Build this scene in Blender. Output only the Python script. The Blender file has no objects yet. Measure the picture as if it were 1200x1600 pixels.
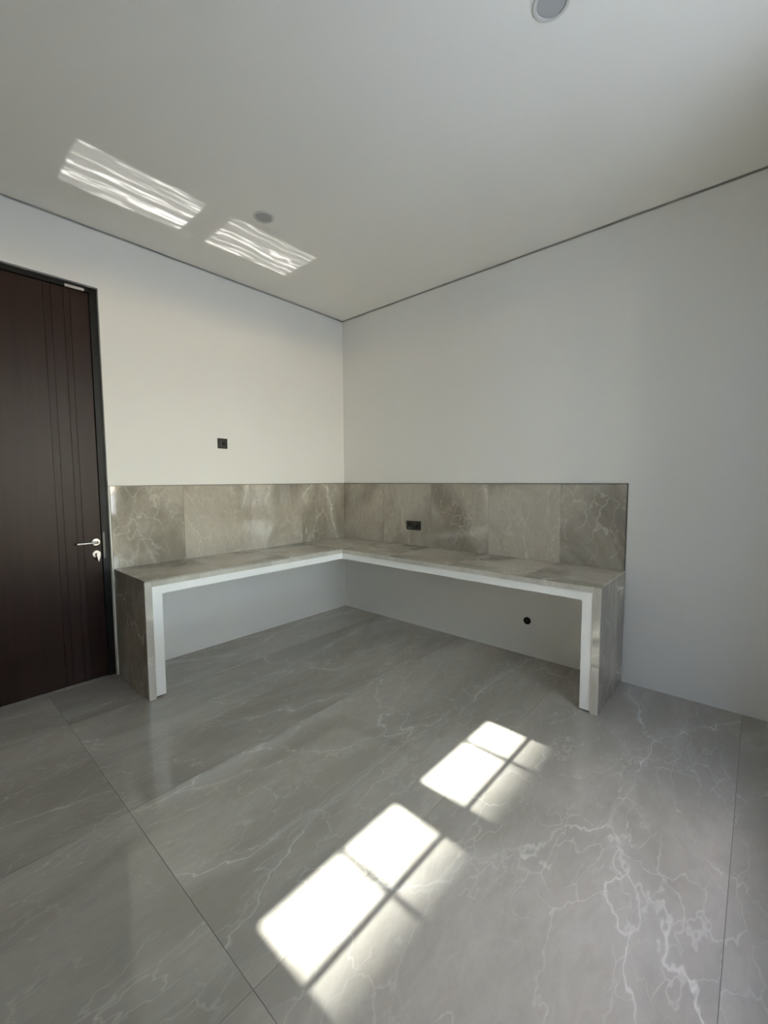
import bpy, bmesh, math, random
from mathutils import Vector, Matrix
random.seed(3)
SC = bpy.context.scene
R = math.radians

# ---------------------------------------------------------------- camera
H = 3.207                     # ceiling height
cam = bpy.data.cameras.new('camera'); camo = bpy.data.objects.new('camera', cam)
SC.collection.objects.link(camo); SC.camera = camo
yaw, pit, rol = R(48.526), R(-4.266), R(-0.271)
fwd = Vector((math.cos(pit)*math.sin(yaw), math.cos(pit)*math.cos(yaw), math.sin(pit)))
rgt = Vector((math.cos(yaw), -math.sin(yaw), 0)); upv = rgt.cross(fwd)
r2 = rgt*math.cos(rol) + upv*math.sin(rol); u2 = -rgt*math.sin(rol) + upv*math.cos(rol)
camo.matrix_world = Matrix((r2, u2, -fwd)).transposed().to_4x4()
camo.location = (-3.347, -3.562, 1.45)
cam.sensor_fit = 'VERTICAL'; cam.sensor_height = 36.0; cam.lens = 665.914*36/1600
cam.clip_start = 0.02; cam.clip_end = 200

# ---------------------------------------------------------------- light
SC.view_settings.view_transform = 'Standard'; SC.view_settings.look = 'None'
SC.view_settings.gamma = 1; SC.view_settings.use_curve_mapping = False
SC.view_settings.exposure = 0.15
SC.cycles.caustics_reflective = False
SC.cycles.max_bounces = 14; SC.cycles.diffuse_bounces = 10
SUN_EL = math.atan(H/1.955)
SKY = 4.6
w = bpy.data.worlds.new('sky'); SC.world = w; w.use_nodes = True
nt = w.node_tree; bg = nt.nodes['Background']
sk = nt.nodes.new('ShaderNodeTexSky'); sk.sky_type = 'NISHITA'; sk.sun_disc = False
sk.sun_elevation = SUN_EL; sk.sun_rotation = R(180); sk.air_density = 1; sk.dust_density = .5
sky_tint = nt.nodes.new('ShaderNodeMix'); sky_tint.data_type = 'RGBA'; sky_tint.blend_type = 'MULTIPLY'; sky_tint.inputs[0].default_value = 1
sky_tint.inputs[7].default_value = (1.10, .955, .885, 1)     # warm tint balancing the blue of the sky
nt.links.new(sk.outputs[0], sky_tint.inputs[6]); nt.links.new(sky_tint.outputs[2], bg.inputs[0]); bg.inputs[1].default_value = SKY
sund = Vector((0.0153*math.cos(SUN_EL), math.cos(SUN_EL), -math.sin(SUN_EL))).normalized()
sun = bpy.data.lights.new('sun', 'SUN'); sun.energy = 34; sun.angle = R(0.8); sun.color = (1.0, .97, .92)
suno = bpy.data.objects.new('sun', sun); SC.collection.objects.link(suno)
suno.rotation_euler = sund.to_track_quat('-Z', 'Y').to_euler(); suno.location = (-2, -12, 12)

# added lamps standing in for sunlight the polished floor throws up to the ceiling
beamd = Vector((sund.x, sund.y, -sund.z))
def glint_standin(xc, wx, seed, power):
    l = bpy.data.lights.new('floor_glint_standin', 'AREA'); l.shape = 'RECTANGLE'
    l.size = wx; l.size_y = .43*math.sin(SUN_EL); l.spread = R(0.45); l.energy = power
    o = bpy.data.objects.new('floor_glint_standin', l); SC.collection.objects.link(o)
    c = Vector((xc, -2.585, 0)) + beamd*.14
    z = -beamd; x = Vector((1, 0, 0)); y = z.cross(x).normalized(); x = y.cross(z)
    o.matrix_world = Matrix((x, y, z)).transposed().to_4x4(); o.location = c
    l.use_nodes = True; t = l.node_tree; em = t.nodes['Emission']
    g = t.nodes.new('ShaderNodeNewGeometry')
    # wavy bands painted into the lamp, for ripples of the reflected sunlight
    wob = t.nodes.new('ShaderNodeTexNoise'); wob.inputs['Scale'].default_value = 3.5; wob.inputs['Detail'].default_value = 3
    ad = t.nodes.new('ShaderNodeVectorMath'); ad.operation = 'ADD'; ad.inputs[1].default_value = (seed, seed*2, 0)
    t.links.new(g.outputs['Position'], ad.inputs[0]); t.links.new(ad.outputs[0], wob.inputs['Vector'])
    sc_ = t.nodes.new('ShaderNodeVectorMath'); sc_.operation = 'SCALE'; sc_.inputs['Scale'].default_value = .07
    t.links.new(wob.outputs['Color'], sc_.inputs[0])
    a2 = t.nodes.new('ShaderNodeVectorMath'); a2.operation = 'ADD'
    t.links.new(ad.outputs[0], a2.inputs[0]); t.links.new(sc_.outputs[0], a2.inputs[1])
    m = t.nodes.new('ShaderNodeVectorMath'); m.operation = 'MULTIPLY'; m.inputs[1].default_value = (.5, 17, 17)
    t.links.new(a2.outputs[0], m.inputs[0])
    n = t.nodes.new('ShaderNodeTexNoise'); n.inputs['Scale'].default_value = 1.0; n.inputs['Detail'].default_value = 2.5
    t.links.new(m.outputs[0], n.inputs['Vector'])
    d = t.nodes.new('ShaderNodeMath'); d.operation = 'SUBTRACT'; d.inputs[1].default_value = .5
    t.links.new(n.outputs['Fac'], d.inputs[0])
    ab = t.nodes.new('ShaderNodeMath'); ab.operation = 'ABSOLUTE'; t.links.new(d.outputs[0], ab.inputs[0])
    mr = t.nodes.new('ShaderNodeMapRange'); mr.interpolation_type = 'SMOOTHSTEP'
    for k, v in (('From Min', 0), ('From Max', .042), ('To Min', 4.6), ('To Max', .55)): mr.inputs[k].default_value = v
    t.links.new(ab.outputs[0], mr.inputs['Value']); t.links.new(mr.outputs[0], em.inputs['Strength'])
    return o
glint_standin(-2.325, .69, 3.1, .24)
glint_standin(-1.44, .70, 9.4, .21)

# ---------------------------------------------------------------- helpers
def nodes(name, rough=.5, spec=.5, metal=0, col=(.8, .8, .8)):
    m = bpy.data.materials.new(name); m.use_nodes = True
    b = m.node_tree.nodes['Principled BSDF']
    b.inputs['Base Color'].default_value = (*col, 1); b.inputs['Roughness'].default_value = rough
    b.inputs['Specular IOR Level'].default_value = spec; b.inputs['Metallic'].default_value = metal
    return m, m.node_tree, b

class G:
    """tiny node-graph helper"""
    def __init__(s, t): s.t = t
    def n(s, typ, ins=None, **kw):
        x = s.t.nodes.new(typ)
        for k, v in kw.items(): setattr(x, k, v)
        for k, v in (ins or {}).items():
            if hasattr(v, 'links'): s.t.links.new(v, x.inputs[k])
            else: x.inputs[k].default_value = v
        return x
    def math(s, op, a, b=0.0):
        return s.n('ShaderNodeMath', {0: a, 1: b}, operation=op).outputs[0]
    def vm(s, op, a, b): return s.n('ShaderNodeVectorMath', {0: a, 1: b}, operation=op).outputs[0]
    def noise(s, vec, scale, detail=4, rough=.55, dist=0):
        x = s.n('ShaderNodeTexNoise', {'Vector': vec, 'Scale': scale, 'Detail': detail, 'Roughness': rough, 'Distortion': dist})
        return x.outputs['Fac'], x.outputs['Color']
    def rng(s, v, a, b, c, d): 
        return s.n('ShaderNodeMapRange', {'Value': v, 'From Min': a, 'From Max': b, 'To Min': c, 'To Max': d}, interpolation_type='SMOOTHSTEP').outputs[0]
    def mix(s, f, a, b):
        x = s.t.nodes.new('ShaderNodeMix'); x.data_type = 'RGBA'
        for i, v in ((0, f), (6, a), (7, b)):
            if hasattr(v, 'links'): s.t.links.new(v, x.inputs[i])
            else: x.inputs[i].default_value = v if i == 0 else (*v, 1)
        return x.outputs[2]

def paint(name, col, bump=.02):
    m, t, b = nodes(name, .75, .3, col=col); g = G(t)
    geo = g.n('ShaderNodeNewGeometry').outputs['Position']
    f, _ = g.noise(geo, 1.3, 3); f2, _ = g.noise(geo, 90, 4)
    c = g.mix(g.rng(f, .3, .7, 0, 1), tuple(x*.985 for x in col), col)
    t.links.new(c, b.inputs['Base Color'])
    bm_ = g.n('ShaderNodeBump', {'Strength': bump, 'Distance': .004, 'Height': f2}).outputs[0]
    t.links.new(bm_, b.inputs['Normal'])
    return m

def marble(name, base, dark, warm, vein, rough, stretch, sc, vstr, spec=.55, wavy=.0):
    m, t, b = nodes(name, rough, spec); g = G(t)
    tc = g.n('ShaderNodeTexCoord').outputs['Object']
    rnd = g.n('ShaderNodeObjectInfo').outputs['Random']
    off = g.n('ShaderNodeCombineXYZ', {0: g.math('MULTIPLY', rnd, 37.0), 1: g.math('MULTIPLY', rnd, 91.0), 2: g.math('MULTIPLY', rnd, 53.0)}).outputs[0]
    v0 = g.n('ShaderNodeMapping', {'Vector': tc, 'Rotation': stretch[0], 'Scale': stretch[1]}).outputs[0]
    v = g.vm('ADD', v0, off)
    _, wc = g.noise(v, 1.7*sc, 5, .6)
    wsub = g.vm('SUBTRACT', wc, (.5, .5, .5))
    vw = g.vm('ADD', v, g.n('ShaderNodeVectorMath', {0: wsub, 'Scale': .55/sc}, operation='SCALE').outputs[0])
    cloud, _ = g.noise(v, 1.2*sc, 5, .6, .6)
    cloud2, _ = g.noise(vw, 3.4*sc, 6, .65)
    col = g.mix(g.rng(cloud, .40, .62, 0, 1), dark, base)
    col = g.mix(g.rng(cloud2, .5, .75, 0, .55), col, warm)
    fine, _ = g.noise(vw, 26*sc, 5, .7)
    col = g.mix(g.rng(fine, .3, .75, 0, .22), col, tuple(x*.72 for x in dark))
    mask, _ = g.noise(v, 1.5*sc, 2); mask2, _ = g.noise(v, 2.3*sc, 3, .6, .3)
    def cracks(vec, scale, width, k):
        x = g.n('ShaderNodeTexVoronoi', {'Vector': vec, 'Scale': scale*sc}, feature='DISTANCE_TO_EDGE').outputs['Distance']
        return g.math('MULTIPLY', g.rng(x, 0, width, 1, 0), k)
    _, wc2 = g.noise(v, 6*sc, 4, .6)
    vw2 = g.vm('ADD', g.vm('ADD', v, g.n('ShaderNodeVectorMath', {0: wsub, 'Scale': .48/sc}, operation='SCALE').outputs[0]),
               g.n('ShaderNodeVectorMath', {0: g.vm('SUBTRACT', wc2, (.5, .5, .5)), 'Scale': .075/sc}, operation='SCALE').outputs[0])
    patchy = g.rng(cloud2, .38, .6, .25, 1)
    big = g.math('MULTIPLY', cracks(vw2, 1.15, .007, .7), g.math('MULTIPLY', g.rng(mask, .36, .52, .0, 1), patchy))
    halo = g.math('MULTIPLY', cracks(vw2, 1.15, .08, .16), g.rng(mask, .42, .6, 0, 1))
    mid = g.math('MULTIPLY', cracks(g.vm('ADD', vw2, (7.3, 2.1, 4.7)), 2.9, .010, .42), g.math('MULTIPLY', g.rng(mask2, .40, .56, 0, 1), patchy))
    thin = g.math('MULTIPLY', cracks(g.vm('ADD', vw2, (1.3, 9.1, 3.7)), 9.0, .035, .36), g.rng(mask2, .56, .40, 0, 1))
    s = g.math('ADD', g.math('ADD', big, halo), g.math('ADD', mid, thin))
    s = g.math('MINIMUM', g.math('MULTIPLY', s, vstr), .95)
    col = g.mix(s, col, vein)
    t.links.new(col, b.inputs['Base Color'])
    if wavy:
        wv, _ = g.noise(tc, 2.2, 1)
        t.links.new(g.n('ShaderNodeBump', {'Strength': wavy, 'Distance': .002, 'Height': wv}).outputs[0], b.inputs['Normal'])
    return m

M = {}
M['wall'] = paint('wall_paint', (.825, .815, .785))
M['ceil'] = paint('ceiling_paint', (.91, .885, .825))
M['gap'] = paint('gap_shade_paint', (.55, .54, .51))  # darker than the walls: the recess's shade is put into the colour
M['white'] = nodes('white_lacquer', .3, .7, col=(.93, .92, .89))[0]
M['tile'] = marble('beige_marble_tile', (.49, .45, .385), (.26, .235, .195), (.47, .39, .33), (.70, .66, .59), .06, ((R(20), R(35), R(40)), (1, 1, .6)), .95, 1.15, 1.0)
M['edge'] = marble('pale_lit_edge_tile', (.64, .61, .54), (.50, .47, .41), (.58, .53, .46), (.74, .71, .65), .06, ((R(20), R(35), R(40)), (1, 1, .6)), 1.6, 1.0, 1.0)  # pale cut edge, with some of the light it reflects put into the colour
M['floor'] = marble('grey_marble_slab', (.42, .395, .355), (.315, .294, .262), (.42, .375, .33), (.70, .68, .64), .065, ((0, 0, R(-18)), (.55, 1.25, 1)), .95, .64, .75, .12)
M['grout'] = nodes('grout', .8, .2, col=(.12, .11, .10))[0]
M['trim'] = nodes('dark_metal_trim', .4, .5, .6, (.16, .155, .14))[0]
M['black'] = nodes('black_plastic', .38, .5, col=(.028, .027, .024))[0]
M['hole'] = nodes('socket_black', .6, .3, col=(.006, .006, .006))[0]
M['grey'] = nodes('downlight_lens', .5, .4, col=(.44, .44, .43))[0]
M['ring'] = nodes('downlight_ring', .5, .4, col=(.66, .65, .61))[0]
M['steel'] = nodes('brushed_steel', .35, .5, 1, (.44, .415, .405))[0]
M['frame'] = nodes('black_frame', .42, .2, col=(.008, .0085, .0085))[0]
M['frame2'] = nodes('dark_steel_plate', .4, .5, .7, (.09, .09, .09))[0]
M['soil'] = paint('pale_paving', (.74, .69, .62))
M['gravel'] = paint('dark_gravel', (.27, .25, .22), .3)
M['facade'] = paint('facade_render', (.74, .71, .66))
M['sideblock'] = paint('side_block_render', (.22, .215, .20))
M['winframe'] = nodes('window_frame_paint', .4, .4, col=(.05, .05, .05))[0]
# dark reddish-brown door veneer with faint vertical grain
m, t, b = nodes('dark_wood_veneer', .36, .16); g = G(t)
tc = g.n('ShaderNodeTexCoord').outputs['Object']
v = g.n('ShaderNodeMapping', {'Vector': tc, 'Scale': (22, 22, .8)}).outputs[0]
f, _ = g.noise(v, 1.5, 6, .6, .8)
t.links.new(g.mix(g.rng(f, .3, .7, 0, 1), (.021, .0095, .0075), (.026, .0115, .009)), b.inputs['Base Color'])
M['wood'] = m
# window pane: mostly clear, Fresnel-weighted reflection
m = bpy.data.materials.new('window_glass'); m.use_nodes = True; t = m.node_tree; t.nodes.clear(); g = G(t)
fr = g.math('ADD', g.math('MULTIPLY', g.math('POWER', g.n('ShaderNodeLayerWeight', {'Blend': .5}).outputs['Facing'], 5.0), .9), .04)
mx = g.n('ShaderNodeMixShader', {0: fr, 1: g.n('ShaderNodeBsdfTransparent', {'Color': (.93, .96, .95, 1)}).outputs[0],
                                2: g.n('ShaderNodeBsdfGlossy', {'Roughness': .02}).outputs[0]})
t.links.new(mx.outputs[0], g.n('ShaderNodeOutputMaterial').inputs[0])
M['glass'] = m

def box(bm, x0, x1, y0, y1, z0, z1, bev=0):
    mt = Matrix.Translation(((x0+x1)/2, (y0+y1)/2, (z0+z1)/2)) @ Matrix.Diagonal((abs(x1-x0), abs(y1-y0), abs(z1-z0), 1))
    r = bmesh.ops.create_cube(bm, size=1, matrix=mt)
    if bev:
        es = {e for v in r['verts'] for e in v.link_edges}
        bmesh.ops.bevel(bm, geom=list(es), offset=bev, segments=2, affect='EDGES')
def obj(name, bm, mat, parent=None, label=None, kind=None, smooth=False, cat=None, group=None, local=False):
    """link bm (world coordinates) as one mesh whose origin is its own centre"""
    me = bpy.data.meshes.new(name)
    co = [v.co.copy() for v in bm.verts]
    c = Vector([(min(p[i] for p in co)+max(p[i] for p in co))/2 for i in range(3)])
    bmesh.ops.translate(bm, vec=-c, verts=bm.verts)
    bmesh.ops.recalc_face_normals(bm, faces=bm.faces)
    bm.to_mesh(me); bm.free(); me.materials.append(mat)
    if smooth:
        me.shade_smooth() if hasattr(me, 'shade_smooth') else None
    o = bpy.data.objects.new(name, me); SC.collection.objects.link(o)
    o.location = c
    if parent:
        o.parent = parent
        o.location = c - abs_loc(parent)
    tag(o, label, kind, cat, group)
    return o
def abs_loc(o):
    p = o.location.copy()
    while o.parent: o = o.parent; p += o.location
    return p
def tag(o, label=None, kind=None, cat=None, group=None):
    for k, v in (('label', label), ('kind', kind), ('category', cat), ('group', group)):
        if v: o[k] = v
def empty(name, loc, label=None, cat=None, kind=None, group=None):
    o = bpy.data.objects.new(name, None); SC.collection.objects.link(o); o.location = loc
    o.empty_display_size = .1; tag(o, label, kind, cat, group); return o
def bx(name, mat, parent, x0, x1, y0, y1, z0, z1, bev=0, **kw):
    bm = bmesh.new(); box(bm, x0, x1, y0, y1, z0, z1, bev); return obj(name, bm, mat, parent, **kw)
def lathe(bm, prof, mat4, seg=48):
    """prof: (radius, height) pairs revolved about local z, placed by mat4; closed by end caps"""
    rings = []
    for r, h in prof:
        rings.append([bm.verts.new(mat4 @ Vector((r*math.cos(2*math.pi*k/seg), r*math.sin(2*math.pi*k/seg), h))) for k in range(seg)])
    for a, b in zip(rings, rings[1:]):
        for k in range(seg): bm.faces.new((a[k], a[(k+1) % seg], b[(k+1) % seg], b[k]))
    bm.faces.new(rings[0][::-1]); bm.faces.new(rings[-1])
def tube(bm, pts, rad, seg=14):
    rings = []
    pts = [Vector(p) for p in pts]
    for i, p in enumerate(pts):
        d = (pts[min(i+1, len(pts)-1)] - pts[max(i-1, 0)]).normalized()
        q = d.to_track_quat('Z', 'Y')
        rings.append([bm.verts.new(p + q @ Vector((rad*math.cos(2*math.pi*k/seg), rad*math.sin(2*math.pi*k/seg), 0))) for k in range(seg)])
    for a, b in zip(rings, rings[1:]):
        for k in range(seg): bm.faces.new((a[k], a[(k+1) % seg], b[(k+1) % seg], b[k]))
    bm.faces.new(rings[0][::-1]); bm.faces.new(rings[-1])

# ---------------------------------------------------------------- room shell
XW, YB, TB = -4.60, -4.02, .15          # west wall face, window wall inner face and thickness
HG = 3.194                               # wall plaster stops here, shadow gap above
DX0, DX1, DZ = -3.36, -2.349, 2.806      # door opening
T = .15
bm = bmesh.new()
box(bm, XW-T, DX0, 0, T, -.05, HG); box(bm, DX1, T, 0, T, -.05, HG); box(bm, DX0, DX1, 0, T, DZ, HG)
obj('wall_left', bm, M['wall'], kind='structure')
bx('wall_right', M['wall'], None, 0, T, YB-TB, 0, -.05, HG, kind='structure')
bx('wall_rear', M['wall'], None, XW-T, XW, YB-TB, 0, -.05, H+.05, kind='structure')
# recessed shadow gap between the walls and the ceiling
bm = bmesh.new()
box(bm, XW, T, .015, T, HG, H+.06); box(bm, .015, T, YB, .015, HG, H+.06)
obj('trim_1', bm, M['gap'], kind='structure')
bm = bmesh.new(); box(bm, XW-T, T, YB-TB, T, H+.06, H+.3); obj('roof_slab', bm, M['facade'], kind='structure')
bx('ceiling', M['ceil'], None, XW, -.004, YB, -.004, H, H+.055, kind='structure')

# unseen box added behind the door to keep sky light out of its gaps
bx('door_gap_block', M['wall'], None, DX0-.3, DX1+.3, T, T+.1, -.05, HG, kind='structure')
# window wall
W = [(-2.70, -1.97, -2.31), (-1.81, -1.10, -1.375)]     # two window openings and where their middle bar stands
WZ0, WZ1, ZTR = .90, 2.90, 2.405
bm = bmesh.new()
xs = [XW-T, W[0][0], W[0][1], W[1][0], W[1][1], T]
for a, b_ in ((0, 1), (2, 3), (4, 5)): box(bm, xs[a], xs[b_], YB-TB, YB, -.05, H+.06)
for a, b_, _ in W: box(bm, a, b_, YB-TB, YB, -.05, WZ0); box(bm, a, b_, YB-TB, YB, WZ1, H+.06)
obj('wall_window', bm, M['wall'], kind='structure')
for i, (a, b_, c) in enumerate(W):
    e = empty('window_%d' % (i+1), ((a+b_)/2, YB-.10, WZ0), kind='structure')
    y0, y1 = YB-.10, YB-.07; fw = .04
    bm = bmesh.new()
    box(bm, a, a+.02, y0, y1, WZ0, WZ1); box(bm, b_-.02, b_, y0, y1, WZ0, WZ1)
    box(bm, a+.02, b_-.02, y0, y1, WZ0, WZ0+fw); box(bm, a+.02, b_-.02, y0, y1, WZ1-fw, WZ1)
    obj('window_frame', bm, M['winframe'], e)
    bx('transom_bar', M['winframe'], e, a+.02, b_-.02, y0+.009, y1-.009, ZTR-.010, ZTR+.010)
    bx('mullion', M['winframe'], e, c-.014, c+.014, y0+.005, y1-.005, WZ0+fw, WZ1-fw)
    for (p, q) in ((a+.02, c-.014), (c+.014, b_-.02)):
        for (u, v_) in ((WZ0+fw, ZTR-.010), (ZTR+.010, WZ1-fw)):
            bx('pane', M['glass'], e, p, q, YB-.088, YB-.082, u, v_)
    po = bpy.data.lights.new('window_portal', 'AREA'); po.shape = 'RECTANGLE'; po.size = b_-a; po.size_y = WZ1-WZ0
    po.cycles.is_portal = True
    p_ = bpy.data.objects.new('window_portal', po); SC.collection.objects.link(p_)
    p_.location = ((a+b_)/2, YB-TB-.02, (WZ0+WZ1)/2); p_.rotation_euler = (R(90), 0, 0)
BZ, XWL, XWR, YWE, HWL = 3.3, -4.3, .5, -7.0, 3.4
# unseen outside: paved yard and a raised block shaped to cut the sunlight
bx('yard_paving', M['soil'], None, -30, 30, -12, YB-TB, -.25, -.05, kind='structure')
bx('light_cut_gravel', M['gravel'], None, -60, 60, -90, -12, -.25, -.06, kind='structure')  # unseen darker ground, added to lower the sunlight bounced indoors
nb = empty('neighbour_sun_block', (-2, -18.2, 0), 'unseen tall pale block on piers, shaped to cut the sun and let in low sky', 'building')
bx('wall', M['facade'], nb, -26, 22, -17.8, -16.2, BZ, 22.31)
for px in (-24, -12, 8, 20): bx('pier', M['facade'], nb, px, px+.8, -17.4, -16.6, -.05, BZ)
bx('side_light_block', M['sideblock'], None, XWL-.2, XWL, YWE, YB-TB, -.05, HWL, kind='structure')  # unseen side walls, added to keep slanting light off the right wall
bx('side_light_block', M['sideblock'], None, XWR, XWR+.2, YWE, YB-TB, -.05, HWL, kind='structure')

# floor: base and large polished slabs with hairline joints
fl = empty('floor', (0, 0, 0), kind='structure')
bx('bedding', M['grout'], fl, XW, 0, YB, T, -.05, -.0012)
g2 = .0009
xj = [XW, -2.765, 0]; yj = [YB, -3.54, -2.54, -1.54, -.54, 0]
for i in range(2):
    for j in range(5):
        bx('slab', M['floor'], fl, xj[i]+g2, xj[i+1]-g2*(i == 0), yj[j]+g2, yj[j+1]-g2, -.012, 0)
bx('threshold', M['floor'], fl, DX0, DX1, 0, .12, -.012, -.0005)

# ---------------------------------------------------------------- door
d = empty('door_1', (DX1, .04, 0), kind='structure')
FW = .045
bm = bmesh.new()
box(bm, DX1-FW, DX1, .032, .12, 0, DZ, .002); box(bm, DX0, DX0+FW, .032, .12, 0, DZ, .002); box(bm, DX0+FW, DX1-FW, .032, .12, DZ-.035, DZ, .002)
obj('door_frame', bm, M['frame'], d)
LX0, LX1, LZ = DX0+FW+.004, DX1-FW-.004, DZ-.039
LY = .044
leaf = bx('door_leaf', M['wood'], d, LX0, LX1, LY+.006, LY+.045, .006, LZ)
gv = [-2.655, -2.615, -2.545, -2.508]
ed = [LX0] + gv + [LX1]; gh = .0035
for k in range(5):
    a = ed[k] + (gh if k else 0); b_ = ed[k+1] - (gh if k < 4 else 0)
    bx('board', M['wood'], leaf, a, b_, LY, LY+.007, .006, LZ, .0012)
# lever handle
def ymat(x, y, z): return Matrix.Translation((x, y, z)) @ Matrix.Rotation(R(90), 4, 'X')   # local z -> -y
hd = empty('door_handle', (-2.440-DX1, LY-.04, 1.012)); hd.parent = d
HX, HZ = -2.432, 1.012
bm = bmesh.new(); lathe(bm, [(.026, 0), (.026, .006), (.0245, .008)], ymat(HX, LY, HZ)); obj('rose', bm, M['steel'], hd)
bm = bmesh.new()
tube(bm, [(HX, LY-.006, HZ), (HX, LY-.040, HZ), (HX-.004, LY-.049, HZ), (HX-.012, LY-.052, HZ), (HX-.06, LY-.052, HZ), (HX-.125, LY-.052, HZ)], .0085)
obj('lever', bm, M['steel'], hd)
bm = bmesh.new(); lathe(bm, [(.026, 0), (.026, .006), (.0245, .008)], ymat(HX, LY, .925))
lathe(bm, [(.009, .008), (.009, .016), (.008, .018)], ymat(HX+.002, LY, .925)); obj('lock_rose', bm, M['steel'], d)
bx('strike_plate', M['frame2'], d, DX1-FW+.004, DX1-FW+.016, .0300, .0325, .89, 1.08)
bm = bmesh.new(); box(bm, -2.535, -2.425, .020, .042, 2.768, 2.786, .002); box(bm, -2.520, -2.500, .016, .021, 2.772, 2.782)
obj('door_stop_catch', bm, M['steel'], d, label='small bright metal catch at the top of the door')
k_ = empty('door_key', (HX, LY-.03, .92), 'small steel key hanging from the lock below the door lever', 'key')
bm = bmesh.new(); box(bm, HX+.001, HX+.004, LY-.036, LY-.017, .921, .929); obj('key_shank', bm, M['steel'], k_)
bm = bmesh.new()
vs = [(-.008, .010), (.008, .010), (.013, 0), (.012, -.014), (.005, -.038), (.0, -.056), (-.004, -.038), (-.010, -.014), (-.012, 0)]
fv = [bm.verts.new((HX+.004+p, LY-.034, .925+q)) for p, q in vs]; f = bm.faces.new(fv)
ex = bmesh.ops.extrude_face_region(bm, geom=[f]); bmesh.ops.translate(bm, vec=(0, -.004, 0), verts=[v for v in ex['geom'] if isinstance(v, bmesh.types.BMVert)])
obj('key_bow', bm, M['steel'], k_)

# ---------------------------------------------------------------- built-in L-shaped desk
XL, YR, D, ZT, ET = -2.341, -2.872, .60, .804, .045
dk = empty('corner_desk', (-.6, -.6, 0), 'L-shaped built-in desk clad in beige marble tile with white inner frame, filling the corner', 'desk')
sx = [XL, -1.80, -1.20, -.60]; sy = [0, -.60, -1.20, -1.80, -2.40, YR]; q = .0006; bv = .0012
for a, b_ in zip(sx, sx[1:]): bx('top_tile', M['tile'], dk, a+q, b_-q, -D, -.001, ZT-.010, ZT, bv)
for a, b_ in zip(sy, sy[1:]): bx('top_tile', M['tile'], dk, -D+q, -.001, b_+q, a-q-.001*(a == 0), ZT-.010, ZT, bv)
# front edge strips
ex_ = [XL+.0, -1.98, -1.385, -.79, -D-.0]
for a, b_ in zip(ex_, ex_[1:]): bx('edge_tile', M['edge'], dk, a+q+(ET if a == XL else 0), b_-q, -D, -D+.010, ZT-ET, ZT-.0105, .0008)
ey_ = [-D-.0, -1.02, -1.62, -2.22, YR]
for a, b_ in zip(ey_, ey_[1:]): bx('edge_tile', M['edge'], dk, -D, -D+.010, b_+q+(ET if b_ == YR else 0), a-q, ZT-ET, ZT-.0105, .0008)
# end panels and their narrow front edges
bx('side_panel', M['tile'], dk, XL, XL+.010, -D+.0105, -.001, 0, ZT-.0105, bv)
bx('side_panel', M['tile'], dk, -D+.0105, -.012, YR, YR+.010, 0, ZT-.0105, bv)
bx('edge_tile', M['edge'], dk, XL, XL+ET, -D, -D+.010, .30, ZT-.0105, .0008)
bx('edge_tile', M['edge'], dk, XL, XL+ET, -D, -D+.010, 0, .299, .0008)
bx('edge_tile', M['edge'], dk, -D, -D+.010, YR, YR+ET, .30, ZT-.0105, .0008)
bx('edge_tile', M['edge'], dk, -D, -D+.010, YR, YR+ET, 0, .299, .0008)
# white frame under the tiles
LG = .108; bm = bmesh.new(); fy = -D+.006; zu = ZT-.100
box(bm, XL+LG, -.001, fy, -.001, zu, ZT-ET-.0005)
box(bm, XL+LG, -.001, -D+.0105, -.001, ZT-ET-.0005, ZT-.0105)
box(bm, XL+ET+.0005, XL+LG, fy, -.001, .012, ZT-ET-.0005)
box(bm, XL+.0105, XL+ET, -D+.0105, -.001, 0, ZT-.0105)
obj('white_frame', bm, M['white'], dk, label='white painted inner frame')
bm = bmesh.new()
box(bm, fy, -.001, YR+LG, fy, zu, ZT-ET-.0005)
box(bm, -D+.0105, -.001, YR+LG, fy, ZT-ET-.0005, ZT-.0105)
box(bm, fy, -.001, YR+ET+.0005, YR+LG, .012, ZT-ET-.0005)
box(bm, -D+.0105, -.001, YR+.0105, YR+ET, 0, ZT-.0105)
obj('white_frame', bm, M['white'], dk, label='white painted inner frame')

# ---------------------------------------------------------------- backsplash
ZB = 1.417
b1 = empty('backsplash', (-1.2, -.005, ZT), 'beige marble tile backsplash on the left wall beside the door', 'backsplash')
b2 = empty('backsplash', (-.005, -1.4, ZT), 'beige marble tile backsplash on the right wall behind the double socket', 'backsplash')
cols = [XL, -1.815, -1.21, -.605, -.012]
for a, b_ in zip(cols, cols[1:]): bx('tile', M['tile'], b1, a+q, b_-q, -.011, -.001, ZT+.001, ZB-.004, .0008)
cols = [0-.001, -.605, -1.21, -1.815, -2.42, -2.866]
for a, b_ in zip(cols, cols[1:]): bx('tile', M['tile'], b2, -.011, -.001, b_+q, a-q, ZT+.001, ZB-.004, .0008)
bx('metal_trim', M['trim'], b1, XL, -.013, -.0125, -.0005, ZB-.0035, ZB+.003)
bm = bmesh.new(); box(bm, -.0125, -.0005, -2.872, 0-.001, ZB-.0035, ZB+.003); box(bm, -.0125, -.0005, -2.872, -2.8665, ZT+.0005, ZB-.0035); box(bm, -.0115, -.0005, -2.872, -2.8665, 0, ZT-.0115)  # lowest strip is dark colour standing in for the shadow gap beside the desk
obj('metal_trim', bm, M['trim'], b2, label='dark thin metal edge trim, with a dark strip for the shadow gap below')

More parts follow.
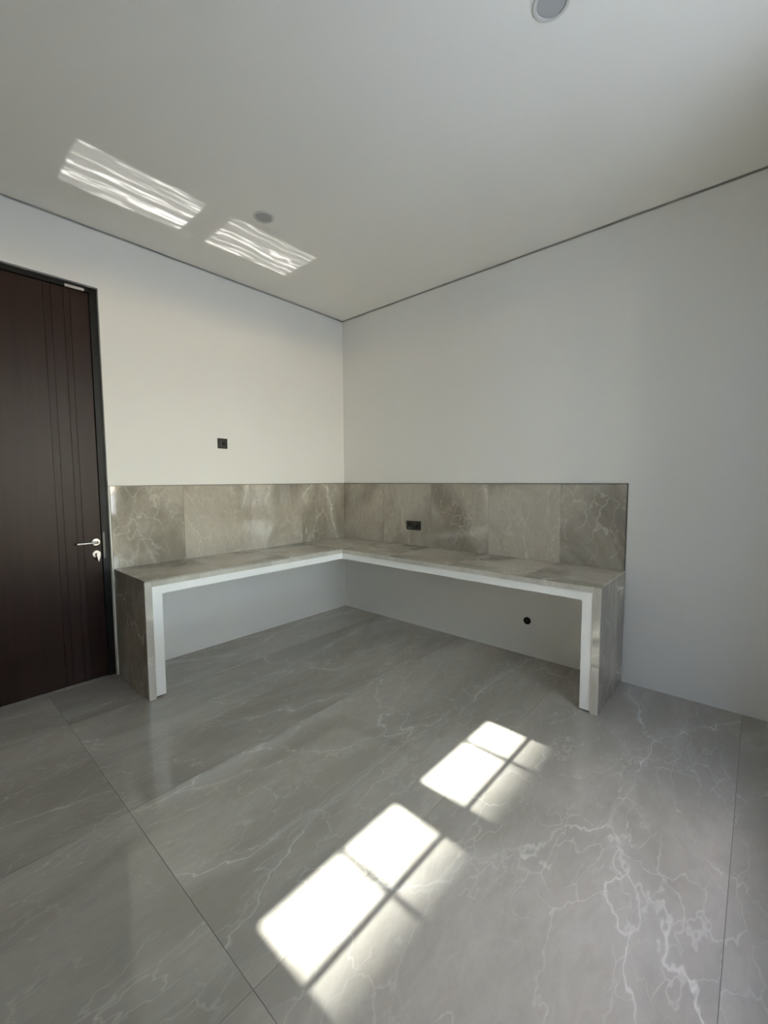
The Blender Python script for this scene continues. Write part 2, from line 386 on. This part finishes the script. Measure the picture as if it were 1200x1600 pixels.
# ---------------------------------------------------------------- sockets
def frame_plate(bm, w_, h_, holes, th, mat4, bev=.0015):
    """a plate in local xy (thickness along +z) with square holes"""
    xs_ = sorted({-w_/2, w_/2, *[v for h in holes for v in (h[0]-h[2]/2, h[0]+h[2]/2)]})
    ys_ = sorted({-h_/2, h_/2, *[v for h in holes for v in (h[1]-h[2]/2, h[1]+h[2]/2)]})
    for a, b_ in zip(xs_, xs_[1:]):
        for c, e in zip(ys_, ys_[1:]):
            cx, cy = (a+b_)/2, (c+e)/2
            if any(abs(cx-h[0]) < h[2]/2 and abs(cy-h[1]) < h[2]/2 for h in holes): continue
            mt = mat4 @ Matrix.Translation((cx, cy, th/2)) @ Matrix.Diagonal((b_-a, e-c, th, 1))
            bmesh.ops.create_cube(bm, size=1, matrix=mt)
    bmesh.ops.remove_doubles(bm, verts=bm.verts, dist=1e-5)
def socket(cx, cy, cz, n, rz, label, name):
    """n modules side by side on a wall whose outward normal is local z"""
    m4 = Matrix.Translation((cx, cy, cz)) @ Matrix.Rotation(rz, 4, 'Z') @ Matrix.Rotation(R(90), 4, 'X')
    e = empty(name, (cx, cy, cz), label, 'socket')
    cs = [(k-(n-1)/2)*.083 for k in range(n)]
    bm = bmesh.new(); frame_plate(bm, .083*n+.005, .088, [(c, 0, .056) for c in cs], .009, m4); obj('plate', bm, M['black'], e)
    for c in cs:
        bm = bmesh.new()
        if n == 2:
            lathe(bm, [(.0275, .0), (.0275, .0075), (.021, .0075), (.020, .0015), (.001, .0015)], m4 @ Matrix.Translation((c, 0, 0)), 32)
            o = obj('socket_well', bm, M['black'], e)
            bm = bmesh.new()
            for s in (-1, 1): lathe(bm, [(.0028, .0015), (.0028, .0022)], m4 @ Matrix.Translation((c+s*.0095, 0, 0)), 12)
            obj('pin_hole', bm, M['hole'], o)
        else:
            mt = m4 @ Matrix.Translation((c, 0, .0035)) @ Matrix.Diagonal((.0555, .0555, .007, 1))
            bmesh.ops.create_cube(bm, size=1, matrix=mt); o = obj('insert', bm, M['black'], e)
            bm = bmesh.new(); lathe(bm, [(.015, .0), (.015, .0085), (.011, .0085)], m4 @ Matrix.Translation((c+.008, -.002, 0)), 28); obj('round_port', bm, M['hole'], o)
            bm = bmesh.new()
            for s in (.013, -.012): bmesh.ops.create_cube(bm, size=1, matrix=m4 @ Matrix.Translation((c-.014, s, .0075)) @ Matrix.Diagonal((.0035, .016, .002, 1)))
            obj('terminal', bm, M['steel'], o)
    return e
socket(-1.457, 0, 1.777, 1, 0, 'single black wall outlet high on the left wall, between door and corner', 'wall_outlet')
socket(-.0112, -1.008, 1.003, 2, R(-90), 'black double power socket set in the marble backsplash above the desk', 'double_socket')
m4 = Matrix.Translation((0, -2.170, .292)) @ Matrix.Rotation(R(-90), 4, 'Z') @ Matrix.Rotation(R(90), 4, 'X')
e = empty('cable_outlet', (0, -2.17, .292), 'small round black cable outlet low on the wall under the desk', 'outlet')
bm = bmesh.new(); lathe(bm, [(.030, 0), (.030, .004), (.024, .006), (.022, .0015), (.001, .0015)], m4, 32); obj('cover_ring', bm, M['hole'], e)
bm = bmesh.new(); lathe(bm, [(.011, .0015), (.011, .005), (.009, .006)], m4, 24); obj('cable_plug', bm, M['black'], e)

# ---------------------------------------------------------------- downlights
def downlight(x, y, r, label):
    e = empty('downlight', (x, y, H), label, 'downlight', group=None)
    m4 = Matrix.Translation((x, y, H)) @ Matrix.Rotation(R(180), 4, 'X')
    bm = bmesh.new()
    prof = [(r, .0), (r, .003), (r-.004, .006), (r*.80, .006), (r*.775, .0008)]
    seg = 56; rings = []
    for rr, h in prof: rings.append([bm.verts.new(m4 @ Vector((rr*math.cos(2*math.pi*k/seg), rr*math.sin(2*math.pi*k/seg), h))) for k in range(seg)])
    for a, b_ in zip(rings, rings[1:]):
        for k in range(seg): bm.faces.new((a[k], a[(k+1) % seg], b_[(k+1) % seg], b_[k]))
    obj('ring', bm, M['ring'], e, smooth=False)
    bm = bmesh.new(); lathe(bm, [(r*.765, 0), (r*.765, .0012), (r*.70, .0022), (.002, .0030)], m4, 56); obj('lens', bm, M['grey'], e, smooth=False)
downlight(-1.635, -.99, .068, 'small round recessed ceiling downlight near the reflected sun patches')
downlight(-1.65, -2.90, .068, 'round recessed ceiling downlight at the top edge, nearest the viewer')
